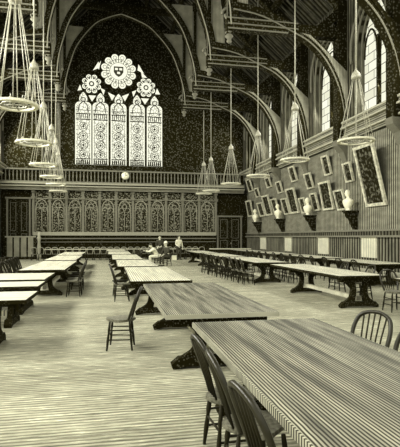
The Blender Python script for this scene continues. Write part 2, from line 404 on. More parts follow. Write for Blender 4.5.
def rosette(px, py, r, n, mt, shield=False):
    xc = gx(px); zc = gz(py)
    rl = r / (1 + math.sin(PI / n) * 0.95); out = []
    N_ = n * 10; lob = rl * math.sin(PI / n) * 0.97
    for i in range(n):
        a = 2*PI*i/n + PI/n; cx, cz = rl*math.cos(a), rl*math.sin(a)
        for k in range(9):
            b = a - PI*0.68 + PI*1.36*k/8; out.append((xc + cx + lob*math.cos(b), zc + cz + lob*math.sin(b)))
    o = MB().prism(out, YG - 0.02, YG).build('rosette_light', 'bright', gw)
    led = MB()
    for q in ((0.72,) if n < 10 else (0.68, 0.5)):
        led.tube([(xc + q*r*math.cos(a), YG - 0.04, zc + q*r*math.sin(a)) for a in [i*PI/12 for i in range(24)]], 0.02, 4, closed=True)
    for i in range(n):
        a = 2*PI*i/n + PI/n; cx, cz = xc + rl*math.cos(a), zc + rl*math.sin(a)
        led.tube([(cx + lob*0.5*math.cos(b), YG - 0.04, cz + lob*0.5*math.sin(b)) for b in [k*PI/4 for k in range(8)]], 0.018, 4, closed=True)
        a -= PI/n; led.tube([(xc + 0.52*r*math.cos(a), YG - 0.04, zc + 0.52*r*math.sin(a)), (xc + 0.9*r*math.cos(a), YG - 0.04, zc + 0.9*r*math.sin(a))], 0.03, 4)
        led.tube([(xc + 0.6*r*math.cos(a + PI/n) + 0.05*math.cos(b), YG - 0.04, zc + 0.6*r*math.sin(a + PI/n) + 0.05*math.sin(b)) for b in [k*PI/3 for k in range(6)]], 0.03, 4, closed=True)
    if shield:
        s = r * 0.27
        led.prism([(xc - s, zc + s), (xc + s, zc + s), (xc + s, zc - s*0.2), (xc + s*0.6, zc - s*0.8), (xc, zc - s*1.2), (xc - s*0.6, zc - s*0.8), (xc - s, zc - s*0.2)], YG - 0.06, YG - 0.03)
        led.build('lead_line', 'rollgrey', o)
        b = MB()
        for sx, sz in ((-0.45, 0.45), (0.45, 0.45), (0, -0.35)): b.box(xc + s*sx - s*0.3, YG - 0.075, zc + s*sz - s*0.22, xc + s*sx + s*0.3, YG - 0.06, zc + s*sz + s*0.22)
        b.build('shield_book', 'bright', o)
    else:
        led.tube([(xc + 0.22*r*math.cos(b), YG - 0.04, zc + 0.22*r*math.sin(b)) for b in [k*PI/4 for k in range(8)]], 0.05, 4, closed=True)
        led.build('lead_line', 'timber', o)
rosette(118.6, 71.5, 1.42, 12, 'stain', True)
rosette(91.6, 85.5, 0.78, 8, 'stain'); rosette(146, 86, 0.78, 8, 'stain')
for tri in (((93, 72), (98.5, 63), (99.5, 69)), ((97, 68), (101, 62), (99, 71)), ((144, 72), (138.5, 63), (137.5, 69)), ((147, 76), (141, 70), (142, 76)),
            ((77.5, 93), (80, 87), (82, 92)), ((160, 92), (157, 86), (155, 92)), ((88.5, 97), (96, 97), (92, 103)), ((141, 97), (149, 97), (145, 103)),
            ((100.5, 89), (105, 91), (103.5, 96)), ((108, 93), (115, 96), (112, 101)), ((129, 93), (122, 96), (125, 101)), ((136.5, 89), (132, 91), (133.5, 96))):
    MB().prism([(gx(a), gz(b)) for a, b in tri], YG - 0.02, YG).build('tracery_light', 'bright', gw)

# ---- gallery, screen and doors at the end of the hall
YF = YE - 1.6
ga = thing('gallery', 'long balustraded gallery running across the end wall below the great window', 'balcony', (0, 0, 0))
def ez(py, Y=YF): return EYE + (237 - py) * (0.8*SY + Y*CY) / FPX
MB().box(XL + 0.02, YF, ez(190), XR - 0.4, YE - 0.02, ez(186)).build('gallery_floor', 'timber', ga)
m = MB(); m.box(XL + 0.02, YF - 0.18, ez(185.6), XR - 0.42, YF + 0.05, ez(184)); m.box(XL + 0.02, YF - 0.26, ez(188.2), XR - 0.42, YF, ez(187)); m.build('gallery_cornice', 'roll', ga)
MB().box(XL + 0.02, YF - 0.1, ez(191.5), XR - 0.42, YF, ez(188.2)).build('gallery_fascia', 'mould', ga)
MB().box(XL + 0.02, YF - 0.12, ez(172.2), XR - 0.42, YF + 0.06, ez(170.8)).build('hand_rail', 'fillet', ga)
MB().box(XL + 0.02, YF - 0.10, ez(184), XR - 0.42, YF + 0.06, ez(182.6)).build('bottom_rail', 'fillet', ga)
MB().box(XL + 0.02, YF + 0.08, ez(184), XR - 0.42, YF + 0.12, ez(172)).build('back_panel', 'timber', ga)
x = XL + 0.2; bal = MB().lathe([(0.045, 0), (0.045, 0.12), (0.03, 0.2), (0.055, 0.42), (0.028, 0.62), (0.045, 0.7), (0.045, ez(172.2) - ez(182.6))], n=6)
b0 = None
while x < XR - 0.5:
    if b0 is None: b0 = bal.build('baluster', 'fillet', ga); o = b0
    else: o = b0.copy(); COL.objects.link(o); o.parent = ga
    o.location = (x, YF - 0.02, ez(182.6)); x += 0.27
ck = thing('wall_clock', 'small round white-faced clock fixed to the gallery balustrade', 'clock', (on_cross(125.3, 176, YF - 0.2)[0], YF - 0.2, ez(176)))
cm = MB().lathe([(0.30, -0.05), (0.33, 0.0), (0.30, 0.06)], n=24).build('clock_case', 'metald', ck); cm.rotation_euler = (PI/2, 0, 0)
cm = MB().lathe([(0.27, 0.0), (0.27, 0.02)], (0, 0, 0.055), n=24).build('clock_face', 'marble', ck); cm.rotation_euler = (PI/2, 0, 0)
m = MB(); m.tube([(0, -0.085, 0), (0.0, -0.085, 0.19)], 0.012, 4); m.tube([(0, -0.085, 0), (0.12, -0.085, 0.05)], 0.015, 4); m.build('clock_hand', 'timber', ck)

sc = thing('panelled_screen', 'carved screen of pointed-arch panels beneath the gallery', 'screen', (0, 0, 0))
YSC = YF + 0.25
def sx_(px): return on_cross(px, 210, YSC)[0]
posts = [33.5 + 16.55 * k for k in range(12)]
for k, px in enumerate(posts):
    X = sx_(px)
    m = MB(); m.box(X - 0.09, YSC - 0.12, ez(235), X + 0.09, YSC + 0.05, ez(191.5)); m.box(X - 0.16, YSC - 0.2, ez(200), X + 0.16, YSC, ez(197.5)); m.box(X - 0.13, YSC - 0.22, ez(193.5), X + 0.13, YSC, ez(191.5))
    m.build('screen_post', 'fillet', sc)
    if k < 11:
        Xb = sx_(posts[k + 1]); xc = (X + Xb) / 2; hw = (Xb - X) / 2 - 0.1
        pn = MB().box(X + 0.09, YSC, ez(232), Xb - 0.09, YSC + 0.05, ez(191.5)).build('screen_panel', 'panel', sc)
        tr = MB()
        for sg in (-1, 1):
            cur = [(xc + sg*hw*0.86, ez(231)), (xc + sg*hw*0.86, ez(210))] + [(xc + sg*(p[0])*0.86, p[1]) for p in arch_side(0, hw, ez(210), ez(200.5), 6, 1)[1:]]
            tr.tube([(p[0], YSC - 0.02, p[1]) for p in cur], 0.04, 5)
            cur = [(xc + sg*hw*0.43 + q*hw*0.36, ez(213)) for q in ()]
            tr.tube([(xc + sg*hw*0.43 + 0.19*math.cos(a), YSC - 0.02, ez(211) + 0.19*math.sin(a) * 1.3) for a in [i*PI/6 for i in range(7)]], 0.028, 4)
        tr.tube([(xc, YSC - 0.02, ez(231)), (xc, YSC - 0.02, ez(211))], 0.025, 4)
        tr.tube([(xc + 0.17*math.cos(a), YSC - 0.02, ez(206.3) + 0.17*math.sin(a)) for a in [i*PI/4 for i in range(8)]], 0.028, 4, closed=True)
        tr.box(xc - hw, YSC - 0.05, ez(199.7), xc + hw, YSC, ez(199)); 
        tr.build('arch_tracery', 'roll', pn)
x0, x1 = sx_(posts[0]), sx_(posts[-1])
MB().box(x0, YSC - 0.2, ez(235.5), x1, YSC + 0.05, ez(232)).build('screen_rail', 'roll', sc)
MB().box(x0, YSC - 0.05, 0, x1, YSC + 0.05, ez(235.5)).build('screen_base', 'timber', sc)
m = MB(); m.box(x0, YSC - 0.16, ez(239), x1, YSC - 0.04, ez(238)); m.box(x0, YSC - 0.16, ez(242.2), x1, YSC - 0.04, ez(241.6)); m.build('base_moulding', 'fillet', sc)
for n_, (pa, pb, zt) in enumerate(((218.5, 240.5, 216), (8, 29, 200))):
    dd = struct('door_%d' % (n_ + 1)); Xa, Xb = sx_(pa), sx_(pb); zt = ez(zt)
    MB().box(max(Xa - 0.5, XL), YSC + 0.1, 0, Xb + 0.6, YSC + 0.25, ez(191)).build('door_surround', 'timber', dd)
    m = MB(); m.box(Xa - 0.12, YSC - 0.02, 0, Xa, YSC + 0.12, zt); m.box(Xb, YSC - 0.02, 0, Xb + 0.12, YSC + 0.12, zt); m.box(Xa - 0.2, YSC - 0.06, zt, Xb + 0.2, YSC + 0.12, zt + 0.12); m.build('door_frame', 'fillet', dd)
    xm = (Xa + Xb) / 2
    for a, b in ((Xa, xm - 0.03), (xm + 0.03, Xb)):
        l = MB().box(a + 0.02, YSC + 0.04, 0, b - 0.02, YSC + 0.1, zt - 0.03).build('door_leaf', 'timber', dd)
        m = MB()
        for z0, z1 in ((0.3, zt*0.42), (zt*0.47, zt*0.94)):
            for q in ((a+0.15, z0, a+0.18, z1), (b-0.18, z0, b-0.15, z1), (a+0.15, z0, b-0.15, z0+0.03), (a+0.15, z1-0.03, b-0.15, z1)): m.box(q[0], YSC + 0.01, q[1], q[2], YSC + 0.04, q[3])
        m.build('panel_moulding', 'rollgrey', l)
    MB().lathe([(0.02, 0), (0.05, 0.03), (0.03, 0.08)], (xm + 0.12, YSC + 0.0, 1.1), 8).build('door_handle', 'metal', dd)
lw = thing('low_partition', 'low partition of pale upright panels with a turned newel, left end of the hall', 'partition', (0, 0, 0))
YP = YF - 0.7
for px in (7, 14, 21, 28):
    xa, xb = on_cross(px, 240, YP)[0], on_cross(px + 5.4, 240, YP)[0]
    MB().box(xa, YP - 0.04, 0.2, xb, YP + 0.04, 1.62).build('upright_panel', 'plate', lw)
xa, xb = on_cross(5, 240, YP)[0], on_cross(36, 240, YP)[0]
MB().box(max(xa, XL), YP - 0.08, 1.62, xb, YP + 0.08, 1.72).build('top_rail', 'roll', lw); MB().box(max(xa, XL), YP - 0.02, 0, xb, YP + 0.03, 1.62).build('backing_board', 'timber', lw)
xn = on_cross(39, 240, YP)[0]
MB().lathe([(0.16, 0), (0.16, 0.3), (0.09, 0.4), (0.14, 0.9), (0.09, 1.3), (0.15, 1.5), (0.15, 1.65), (0.08, 1.7), (0.15, 1.85), (0.04, 2.0)], (xn, YP, 0), 10).build('newel_post', 'paledim', lw)

# ------------------------------------------------------------------ roof trusses
KL = (XC - XL) / (XR - XC)      # the hall axis lies nearer the left wall
def build_truss(Y, label, plate='plate'):
    T = thing('roof_truss', label, 'roof truss', (XC, Y, 0), 0, 'hammer beam trusses of the open roof')
    main = spline([(10.38, 6.2), (10.3, 7.2), (10.12, 8.3), (9.78, 9.3), (9.22, 10.2), (8.45, 10.9), (7.5, 11.35), (6.1, 11.9), (4.75, 12.1)], 4)   # (distance from hall axis, height)
    up = spline([(4.65, 11.4), (4.55, 12.5), (4.2, 13.8), (3.55, 15.3), (2.2, 16.8), (1.0, 17.4), (0.0, 17.7)], 5)
    for s in (1, -KL):
        def X(pts): return [(s*p[0], p[1]) for p in pts]
        MB().box(*sorted2(s*9.92, s*10.38, -0.26, 0.26, 6.3, 13.0)).build('wall_post', 'timber', T)
        MB().prism(X([(10.38, 5.3), (10.38, 6.3), (9.85, 6.3), (9.9, 6.05), (10.2, 5.75)]), -0.24, 0.24).build('corbel', 'rollgrey', T)
        MB().band(X(main), -0.36*s, -0.22, 0.22).build('arch_brace', 'timber', T)
        MB().tube([(p[0], -0.24, p[1]) for p in X(main)], 0.035, 5).build('arch_edge_highlight', 'fillet', T)  # pale strip added along the intrados as a painted edge highlight
        sp = [p for p in main if p[1] > 6.4 and p[0] > 8.0]
        sp = [(p[0] + 0.1, p[1] + 0.12) for p in sp]
        MB().prism(X(sp + [(8.5, 11.2), (10.38, 9.6)]), -0.27, -0.15).build('spandrel_panel', plate, T)
        MB().box(*sorted2(s*4.6, s*10.3, -0.2, 0.2, 11.2, 11.7)).build('hammer_beam', 'timber', T)
        m = MB()
        for z in (11.2, 11.42, 11.68): m.box(*sorted2(s*4.5, s*(7.9 if z > 11.3 else 7.4), -0.24, -0.18, z, z + 0.05))
        m.build('beam_fillet', 'fillet', T)
        MB().band(X([(10.35, 13.0), (8.3, 11.2)]), 0.4*s, -0.2, 0.2).build('raking_strut', 'timber', T)
        MB().box(*sorted2(s*4.45, s*4.75, -0.15, 0.15, 11.0, 16.8)).build('hammer_post', 'timber', T)
        m = MB()
        for xx in (4.47, 4.73): m.box(*sorted2(s*(xx - 0.025), s*(xx + 0.025), -0.19, -0.15, 11.7, 16.2))
        m.build('post_fillet', 'rollgrey', T)
        MB().lathe([(0.04, 0), (0.13, 0.08), (0.08, 0.2), (0.2, 0.32), (0.14, 0.4), (0.2, 0.5)], (s*4.6, 0, 10.6), 10).build('pendant', 'rollgrey', T)
        m = MB()
        m.tube([(s*(4.55 - 0.3*math.cos(a)*(1 - a/12)), -0.05, 11.9 + 0.32*math.sin(a)*(1 - a/12)) for a in [i*0.45 for i in range(15)]], 0.07, 6)
        m.build('scroll', 'fillet', T)
        MB().prism(X([(4.45, 13.1), (4.45, 16.6), (3.1, 16.6), (3.6, 15.4), (4.1, 14.4)]), -0.1, 0.0).build('upper_spandrel', 'plate', T, )
        MB().prism(X([(4.75, 16.2), (5.15, 15.2), (5.4, 14.0), (5.5, 12.1), (4.75, 12.1)]), -0.1, 0.0).build('side_bracket', 'plate', T)
        MB().band(X(up), -0.38*s, -0.2, 0.2).build('upper_arch', 'timber', T)
        MB().tube([(p[0], -0.22, p[1]) for p in X(up)], 0.035, 5).build('upper_arch_highlight', 'roll', T)  # upper arch's edge highlight, put into the colour of a thin strip
        MB().band(X([(10.4, 13.0), (0, 22.45)]), 0.42*s, -0.18, 0.18).build('principal_rafter', 'timber', T)
    MB().box(-4.6, -0.15, 18.0, 4.6, 0.15, 18.4).build('collar_beam', 'timber', T)
    return T
def sorted2(x0, x1, y0, y1, z0, z1): return (min(x0, x1), y0, z0, max(x0, x1), y1, z1)
build_truss(16.2, 'dark hammer beam roof truss meeting the right wall above the largest leaning portrait', 'timber')
T0 = build_truss(20.6, 'dark hammer beam roof truss whose grey brace lands above the nearest marble bust')
for Y, lab in ((25.0, 'dark hammer beam roof truss landing above the second marble bust from the camera'),
               (29.4, 'dark hammer beam roof truss with the outer highlight-edged arch, landing above the third bust'),
               (33.8, 'dark hammer beam roof truss whose highlight-edged arch frames the great window, above the farthest bust')):
    c = copy_tree(T0); c.location.y = Y; c['label'] = lab

# ------------------------------------------------------------------ chandeliers
def build_chandelier(R, zring, zcap, ztop):
    g = thing('chandelier', 'x', 'chandelier', group='ring chandeliers on long rods')
    MB().tube([(0, 0, zcap - zring), (0, 0, ztop - zring)], 0.024, 6).build('hanging_rod', 'metal', g)
    MB().lathe([(0.17, -0.08), (0.165, 0.0), (0.13, 0.12), (0.06, 0.2), (0.03, 0.28)], (0, 0, zcap - zring), 12).build('cap', 'metal', g)
    m = MB()
    k = 32
    prof = [(R - 0.09, -0.03), (R + 0.02, -0.03), (R + 0.02, 0.03), (R - 0.03, 0.04), (R - 0.09, 0.03)]
    vs = []; fs = []
    for i in range(k):
        a = 2*PI*i/k
        for r, z in prof: vs.append((r*math.cos(a), r*math.sin(a), z))
    n = len(prof)
    for i in range(k):
        for j in range(n): fs.append((i*n+j, ((i+1)%k)*n+j, ((i+1)%k)*n+(j+1)%n, i*n+(j+1)%n))
    m.add(vs, fs)
    ring = m.build('ring', 'pale', g)
    m = MB(); m.tube([(-R, 0, 0), (R, 0, 0)], 0.02, 5); m.tube([(0, -R, 0), (0, R, 0)], 0.02, 5)
    m.tube([(R*0.55*math.cos(i*PI/8), R*0.55*math.sin(i*PI/8), 0) for i in range(16)], 0.03, 5, closed=True); m.build('inner_ring', 'metald', g)
    for i in range(8):
        a = 2*PI*i/8 + 0.3
        MB().tube([(0.12*math.cos(a), 0.12*math.sin(a), zcap - zring - 0.1), ((R - 0.04)*math.cos(a), (R - 0.04)*math.sin(a), 0.03)], 0.013, 5).build('stay_rod', 'metal', g)
    for i in range(12):
        a = 2*PI*i/12
        MB().lathe([(0.02, 0), (0.035, 0.02), (0.02, 0.04), (0.012, 0.05), (0.012, 0.1)], ((R - 0.03)*math.cos(a), (R - 0.03)*math.sin(a), 0.03), 6).build('burner', 'metald', ring)
    return g
def at_ring(px, off, zr):
    d = (zr - EYE) * FPX / off; t = ray(px); r = t * d
    return (d*SY + r*CY, d*CY - r*SY)
ZR = 5.03
right = [(356, 96, 'nearest, in front of the largest leaning portrait'), (295, 77, 'second from the camera along the right wall'),
         (258, 61, 'third from the camera along the right wall'), (231, 53, 'fourth from the camera along the right wall'),
         (211, 46, 'fifth of the right row, before the gallery'), (198, 40.5, 'farthest of the right row, before the gallery')]
left = [(15, 132, 'largest of the left row, cut by the picture edge'), (34, 94, 'second of the left row, below its domed cap'),
        (43.5, 72, 'third of the left row, above the gallery rail'), (51.5, 60, 'fourth of the left row, level with the gallery balusters'),
        (56, 52.5, 'fifth of the left row, level with the gallery cornice'), (58.5, 45.5, 'farthest of the left row')]
for zc, lst in ((7.3, right), (7.75, left)):
    for i, (px, off, lab) in enumerate(lst):
        X, Y = at_ring(px, off, ZR)
        zt = ZW + (ZRIDGE - ZW) * (1 - abs(X - XC) / ((XR + 0.8 - XC) if X > XC else (XC - XL + 0.8)))
        o = build_chandelier(0.56 if off > 130 else 0.62, ZR, zc, zt + 0.03); o.location = (X, min(Y, 35.3), ZR); o['label'] = 'ring chandelier on a long rod, ' + lab

# ------------------------------------------------------------------ portraits and busts on the right wall
XP = XR - 0.03
FR = [ # BL, BR, TL, label
 ((367.5,206.8),(387.7,204),(354,148),'largest framed portrait, leaning out from the right wall below the nearest chandelier'),
 ((324.5,210.3),(335,208.6),(319,182.7),'tall framed portrait in the lower row, second to the left of the nearest bust'),
 ((314.5,211),(320.5,209.8),(310,193.5),'narrow framed portrait in the lower row between the second bust and a tall portrait'),
 ((339,210.3),(348,208.8),(334,190.5),'framed portrait partly hidden behind the nearest marble bust'),
 ((347.2,182.6),(354.8,180.9),(343,163.5),'small framed portrait hung high, just left of the largest portrait'),
 ((326,175.8),(332.5,174),(321.6,156.5),'small framed portrait hung highest, below the cornice between two chandeliers'),
 ((292.8,182),(298.2,180.5),(288,167.5),'small framed portrait hung high, directly below the second chandelier ring'),
 ((308.5,189),(314.6,187.3),(304,174),'small dark framed portrait hung high above the second marble bust'),
 ((291.8,213.6),(300,212.6),(286,189),'tall framed portrait in the lower row between the second and third busts'),
 ((285.4,214.5),(290.6,213.7),(281.3,198.7),'narrow framed portrait beside the third bust, right of it'),
 ((303,213.2),(308.5,212.4),(299,198),'framed portrait partly hidden behind the second marble bust'),
 ((267,215.6),(273.2,214.7),(262,196),'tall framed portrait in the lower row left of the third bust'),
 ((261,216.5),(266,215.8),(257,203),'small framed portrait in the lower row right of the farthest bust'),
 ((249,216.8),(253.8,216),(246,201),'framed portrait in the lower row left of the farthest bust'),
 ((249.7,192),(253.6,191),(246,180),'small framed portrait in the upper row nearest the hall corner'),
 ((268,188),(272.2,187),(265,178),'small framed portrait in the upper row above the third bust'),
 ((279,193.5),(283.5,192.6),(276,182),'small framed portrait in the upper row right of the third bust'),
 ((257,197.5),(260.5,196.8),(254.5,188.5),'smallest framed portrait in the middle row above the farthest bust'),
 ((275.5,214.6),(280.5,214),(271,199),'framed portrait partly hidden behind the third marble bust')]
for bl, br, tl, lab in FR:
    ya, za = on_side(bl[0], bl[1], XP); yb, zb = on_side(br[0], br[1], XP)
    t = ray(tl[0]); Xt = ya * (SY + t*CY) / (CY - t*SY); d = Xt*SY + ya*CY; zt = EYE + (237 - tl[1]) * d / FPX
    Xt = min(Xt, XP - 0.02); h = math.hypot(XP - Xt, zt - za); lean = math.atan2(XP - Xt, zt - za)
    lean = min(lean, math.radians(17)); w = abs(ya - yb)
    o = thing('framed_portrait', lab, 'picture', (XP, (ya + yb)/2, za), 0, 'framed portraits leaning out from the right wall')
    o.rotation_euler = (0, -lean, 0)
    b = max(0.08, 0.085 * w)
    fr = MB()
    for (a0, c0, a1, c1) in ((-w/2, 0, w/2, b), (-w/2, h - b, w/2, h), (-w/2, b, -w/2 + b, h - b), (w/2 - b, b, w/2, h - b)):
        fr.box(-0.09, a0, c0, 0.02, a1, c1)
    fr.build('frame', 'frame', o)
    MB().box(-0.03, -w/2 + b, b, 0.01, w/2 - b, h - b).build('canvas', 'canvas', o)
def build_bust(label):
    g = thing('marble_bust', label, 'bust', group='white marble busts on wall brackets')
    m = MB()   # shoulders and chest, neck, head with nose and hair, all one carving
    m.lathe([(0.15, 0), (0.16, 0.04), (0.12, 0.08), (0.20, 0.14), (0.27, 0.26), (0.33, 0.40), (0.33, 0.47), (0.20, 0.54), (0.10, 0.58), (0.085, 0.68)], n=16, sx=0.66)
    m.lathe([(0.03, 0.62), (0.085, 0.66), (0.115, 0.74), (0.125, 0.82), (0.11, 0.90), (0.06, 0.95), (0.01, 0.96)], (-0.02, 0, 0), 14, 1.05, 0.85)
    m.tube([(-0.13, 0, 0.82), (-0.175, 0, 0.765), (-0.13, 0, 0.755)], [0.012, 0.022, 0.015], 6)
    for s in (-1, 1): m.lathe([(0.01, -0.035), (0.02, 0), (0.01, 0.035)], (0.0, s*0.105, 0.79), 6); m.lathe([(0.005, -0.012), (0.015, 0), (0.005, 0.012)], (-0.125, s*0.04, 0.82), 6)
    m.build('bust_carving', 'marble', g)
    m = MB(); m.box(-0.20, -0.2, -0.07, 0.44, 0.2, 0.0); m.box(-0.14, -0.15, -0.13, 0.44, 0.15, -0.07)
    m.prism([(0.44, -0.16), (-0.12, -0.13), (-0.08, -0.28), (0.06, -0.40), (0.12, -0.58), (0.2, -0.70), (0.28, -0.86), (0.44, -0.9)], -0.1, 0.1)
    m.build('wall_bracket', 'timber', g)
    return g
bu = build_bust('white marble bust nearest the camera, on a dark wall bracket left of the largest portrait')
for i, (Y, z, lab) in enumerate(((19.45, 2.86, None), (23.85, 2.86, 'second white marble bust from the camera, on a bracket along the right wall'),
                                 (28.45, 2.84, 'third white marble bust from the camera, on a bracket along the right wall'),
                                 (33.2, 2.78, 'farthest white marble bust, on a bracket near the hall corner'))):
    o = bu if i == 0 else copy_tree(bu)
    o.location = (XR - 0.46, Y, z)
    if lab: o['label'] = lab
for i, (pa, pb, lab) in enumerate(((363, 378.5, 'nearest the camera'), (319.5, 330, 'second from the camera'), (286, 293, 'third from the camera'), (261.5, 267, 'farthest from the camera'))):
    y0 = on_side(pb, 240, XR)[0]; y1 = on_side(pa, 240, XR)[0]
    g = thing('radiator_cover', 'pale slatted cover set in the right dado, ' + lab, 'radiator cover', (XR - 0.06, (y0 + y1)/2, 0.75), 0, 'pale slatted covers in the dado')
    w = (y1 - y0)/2
    MB().box(-0.04, -w, 0, 0.0, w, 0.86).build('slatted_face', 'grille', g)
    MB().box(-0.08, -w - 0.05, 0.86, 0.0, w + 0.05, 0.9).build('top_ledge', 'pale', g)

# ------------------------------------------------------------------ tables
def table(X0, X1, Y0, Y1, label, far=False, cross=False, ins=(0.55, 0.55), H=0.76):
    """long trestle table; the local Y axis is its length"""
    cx, cy = (X0 + X1)/2, (Y0 + Y1)/2; w, l = (X1 - X0), (Y1 - Y0)
    if cross: w, l = l, w
    g = thing('dining_table', label, 'table', (cx, cy, 0), PI/2 if cross else 0, 'long trestle dining tables')
    hw, hl = w/2, l/2
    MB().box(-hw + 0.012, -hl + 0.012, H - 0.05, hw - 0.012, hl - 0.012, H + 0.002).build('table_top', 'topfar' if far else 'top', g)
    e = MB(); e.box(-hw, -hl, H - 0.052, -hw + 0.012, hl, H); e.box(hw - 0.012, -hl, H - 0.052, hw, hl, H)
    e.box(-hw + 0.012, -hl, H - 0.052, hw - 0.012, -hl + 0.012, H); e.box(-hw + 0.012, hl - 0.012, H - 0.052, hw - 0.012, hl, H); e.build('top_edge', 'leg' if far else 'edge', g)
    for s in (-1, 1): MB().box(-hw*0.84, s*(hl - 0.14) - 0.02, H - 0.16, hw*0.84, s*(hl - 0.14) + 0.02, H - 0.053).build('end_apron', 'leg', g)
    for s in (-1, 1):
        y = s * (hl - min(ins[0] if s < 0 else ins[1], hl*0.7 if ins[1] > 0.6 else hl*0.3)); q = hw * 0.66
        m = MB(); m.box(-hw*0.86, y - 0.06, H - 0.15, hw*0.86, y + 0.06, H - 0.052); m.build('bearer', 'leg', g)
        m = MB()
        for sx in (-1, 1):      # two curved legs with a slot between
            out = spline([(q*0.95, H - 0.15), (q*0.60, H - 0.28), (q*0.52, 0.42), (q*0.62, 0.24), (q*1.0, 0.13)], 5)
            inn = [(q*0.30, 0.13), (q*0.22, 0.3), (q*0.20, 0.45), (q*0.3, H - 0.15)]
            poly = [(sx*p[0], p[1]) for p in out + inn]
            m.prism(poly, y - 0.045, y + 0.045)
        m.build('trestle_leg', 'leg', g)
        m = MB().prism([(-q*1.18, 0.0), (-q*1.22, 0.06), (-q*1.0, 0.14), (q*1.0, 0.14), (q*1.22, 0.06), (q*1.18, 0.0), (q*0.8, 0.03), (-q*0.8, 0.03)], y - 0.07, y + 0.07)
        m.build('trestle_foot', 'leg', g)
    ya = -(hl - min(ins[0], hl*0.3)); yb = hl - min(ins[1], hl*0.7 if ins[1] > 0.6 else hl*0.3)
    MB().box(-0.05, ya, 0.17, 0.05, yb, 0.27).build('stretcher', 'stretch', g)
    MB().box(-hw*0.5, -hl*0.96 , H - 0.13, -hw*0.5 + 0.03, hl*0.96, H - 0.053).build('side_apron', 'leg', g)
    MB().box(hw*0.5 - 0.03, -hl*0.96, H - 0.13, hw*0.5, hl*0.96, H - 0.053).build('side_apron', 'leg', g)
    return g
T_ = 'long trestle dining table '
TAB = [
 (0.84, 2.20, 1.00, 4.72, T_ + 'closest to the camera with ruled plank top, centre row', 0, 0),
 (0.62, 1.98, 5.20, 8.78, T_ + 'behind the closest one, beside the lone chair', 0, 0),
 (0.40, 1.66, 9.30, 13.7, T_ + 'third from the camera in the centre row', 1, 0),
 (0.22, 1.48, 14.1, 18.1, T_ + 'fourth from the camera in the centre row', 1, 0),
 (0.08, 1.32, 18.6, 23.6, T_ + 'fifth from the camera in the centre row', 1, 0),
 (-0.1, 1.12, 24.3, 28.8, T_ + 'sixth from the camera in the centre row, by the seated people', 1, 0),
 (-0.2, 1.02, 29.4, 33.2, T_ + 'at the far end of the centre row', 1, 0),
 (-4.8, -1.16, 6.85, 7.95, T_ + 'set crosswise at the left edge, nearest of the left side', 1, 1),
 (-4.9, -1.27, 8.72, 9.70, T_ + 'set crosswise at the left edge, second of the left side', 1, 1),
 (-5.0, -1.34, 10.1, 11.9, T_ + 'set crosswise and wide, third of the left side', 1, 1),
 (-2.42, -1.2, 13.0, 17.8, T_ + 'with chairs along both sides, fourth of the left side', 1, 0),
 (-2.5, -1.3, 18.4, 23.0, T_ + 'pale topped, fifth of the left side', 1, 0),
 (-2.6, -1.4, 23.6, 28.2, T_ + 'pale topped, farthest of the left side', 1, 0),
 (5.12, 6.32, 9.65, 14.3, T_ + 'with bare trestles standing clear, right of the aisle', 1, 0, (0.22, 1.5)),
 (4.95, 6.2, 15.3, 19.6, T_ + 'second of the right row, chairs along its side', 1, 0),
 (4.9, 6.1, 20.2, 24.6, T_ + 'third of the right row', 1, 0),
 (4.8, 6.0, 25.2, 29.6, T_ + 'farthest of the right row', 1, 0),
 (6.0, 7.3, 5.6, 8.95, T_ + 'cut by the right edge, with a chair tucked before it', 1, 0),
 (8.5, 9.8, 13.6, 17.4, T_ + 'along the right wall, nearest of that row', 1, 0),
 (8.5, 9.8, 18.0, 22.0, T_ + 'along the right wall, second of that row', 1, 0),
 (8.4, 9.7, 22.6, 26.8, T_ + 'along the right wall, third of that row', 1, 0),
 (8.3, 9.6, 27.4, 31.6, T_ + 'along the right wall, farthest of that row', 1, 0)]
for a in TAB: table(*a)

# ------------------------------------------------------------------ chairs (facing local +Y, back at -Y)
def chair_parts():
    P = []
    seat = MB(); n = 20; out = []
    for k in range(n):
        a = 2*PI*k/n; r = 0.205 + 0.02*math.cos(4*a); out.append((r*math.cos(a)*1.0, r*math.sin(a)*0.98))
    seat.prism(out, 0.435, 0.465, 'XY'); seat.prism([(p[0]*0.9, p[1]*0.9) for p in out], 0.42, 0.435, 'XY')
    P.append(('seat', 'seat', seat))
    bow = spline([(-0.165, -0.13, 0.46), (-0.19, -0.17, 0.58), (-0.205, -0.225, 0.74), (-0.17, -0.275, 0.865), (-0.085, -0.298, 0.915), (0, -0.303, 0.925),
                  (0.085, -0.298, 0.915), (0.17, -0.275, 0.865), (0.205, -0.225, 0.74), (0.19, -0.17, 0.58), (0.165, -0.13, 0.46)], 4)
    P.append(('back_bow', 'bow', MB().tube(bow, 0.021, 6)))
    for x in (-0.11, -0.055, 0, 0.055, 0.11):
        zt = 0.915 - abs(x)**2*2.2; P.append(('spindle', 'chair', MB().tube([(x*0.85, -0.165, 0.46), (x, -0.225, 0.68), (x*1.15, -0.297, zt)], 0.0085, 5)))
    L = [(-0.15, 0.14), (0.15, 0.14), (-0.14, -0.14), (0.14, -0.14)]
    def lp(q, z): t = (0.44 - z)/0.44; return (q[0]*(1 + 0.28*t), q[1]*(1 + 0.30*t), z)
    for q in L: P.append(('leg', 'chair', MB().tube([lp(q, z) for z in (0.43, 0.3, 0.26, 0.15, 0)], [0.014, 0.02, 0.014, 0.02, 0.012], 6)))
    for a, b, z in ((0, 1, 0.22), (2, 3, 0.24), (0, 2, 0.16), (1, 3, 0.16), (0, 2, 0.30), (1, 3, 0.30)):
        P.append(('stretcher', 'chair', MB().tube([lp(L[a], z), lp(L[b], z)], 0.010, 5)))
    return P
GC = 'bow-backed wooden chairs of the dining hall'
near0 = thing('bow_back_chair', 'x', 'chair', group=GC)
for nme, mt, mb in chair_parts(): mb.build(nme, mt, near0)
allm = MB()
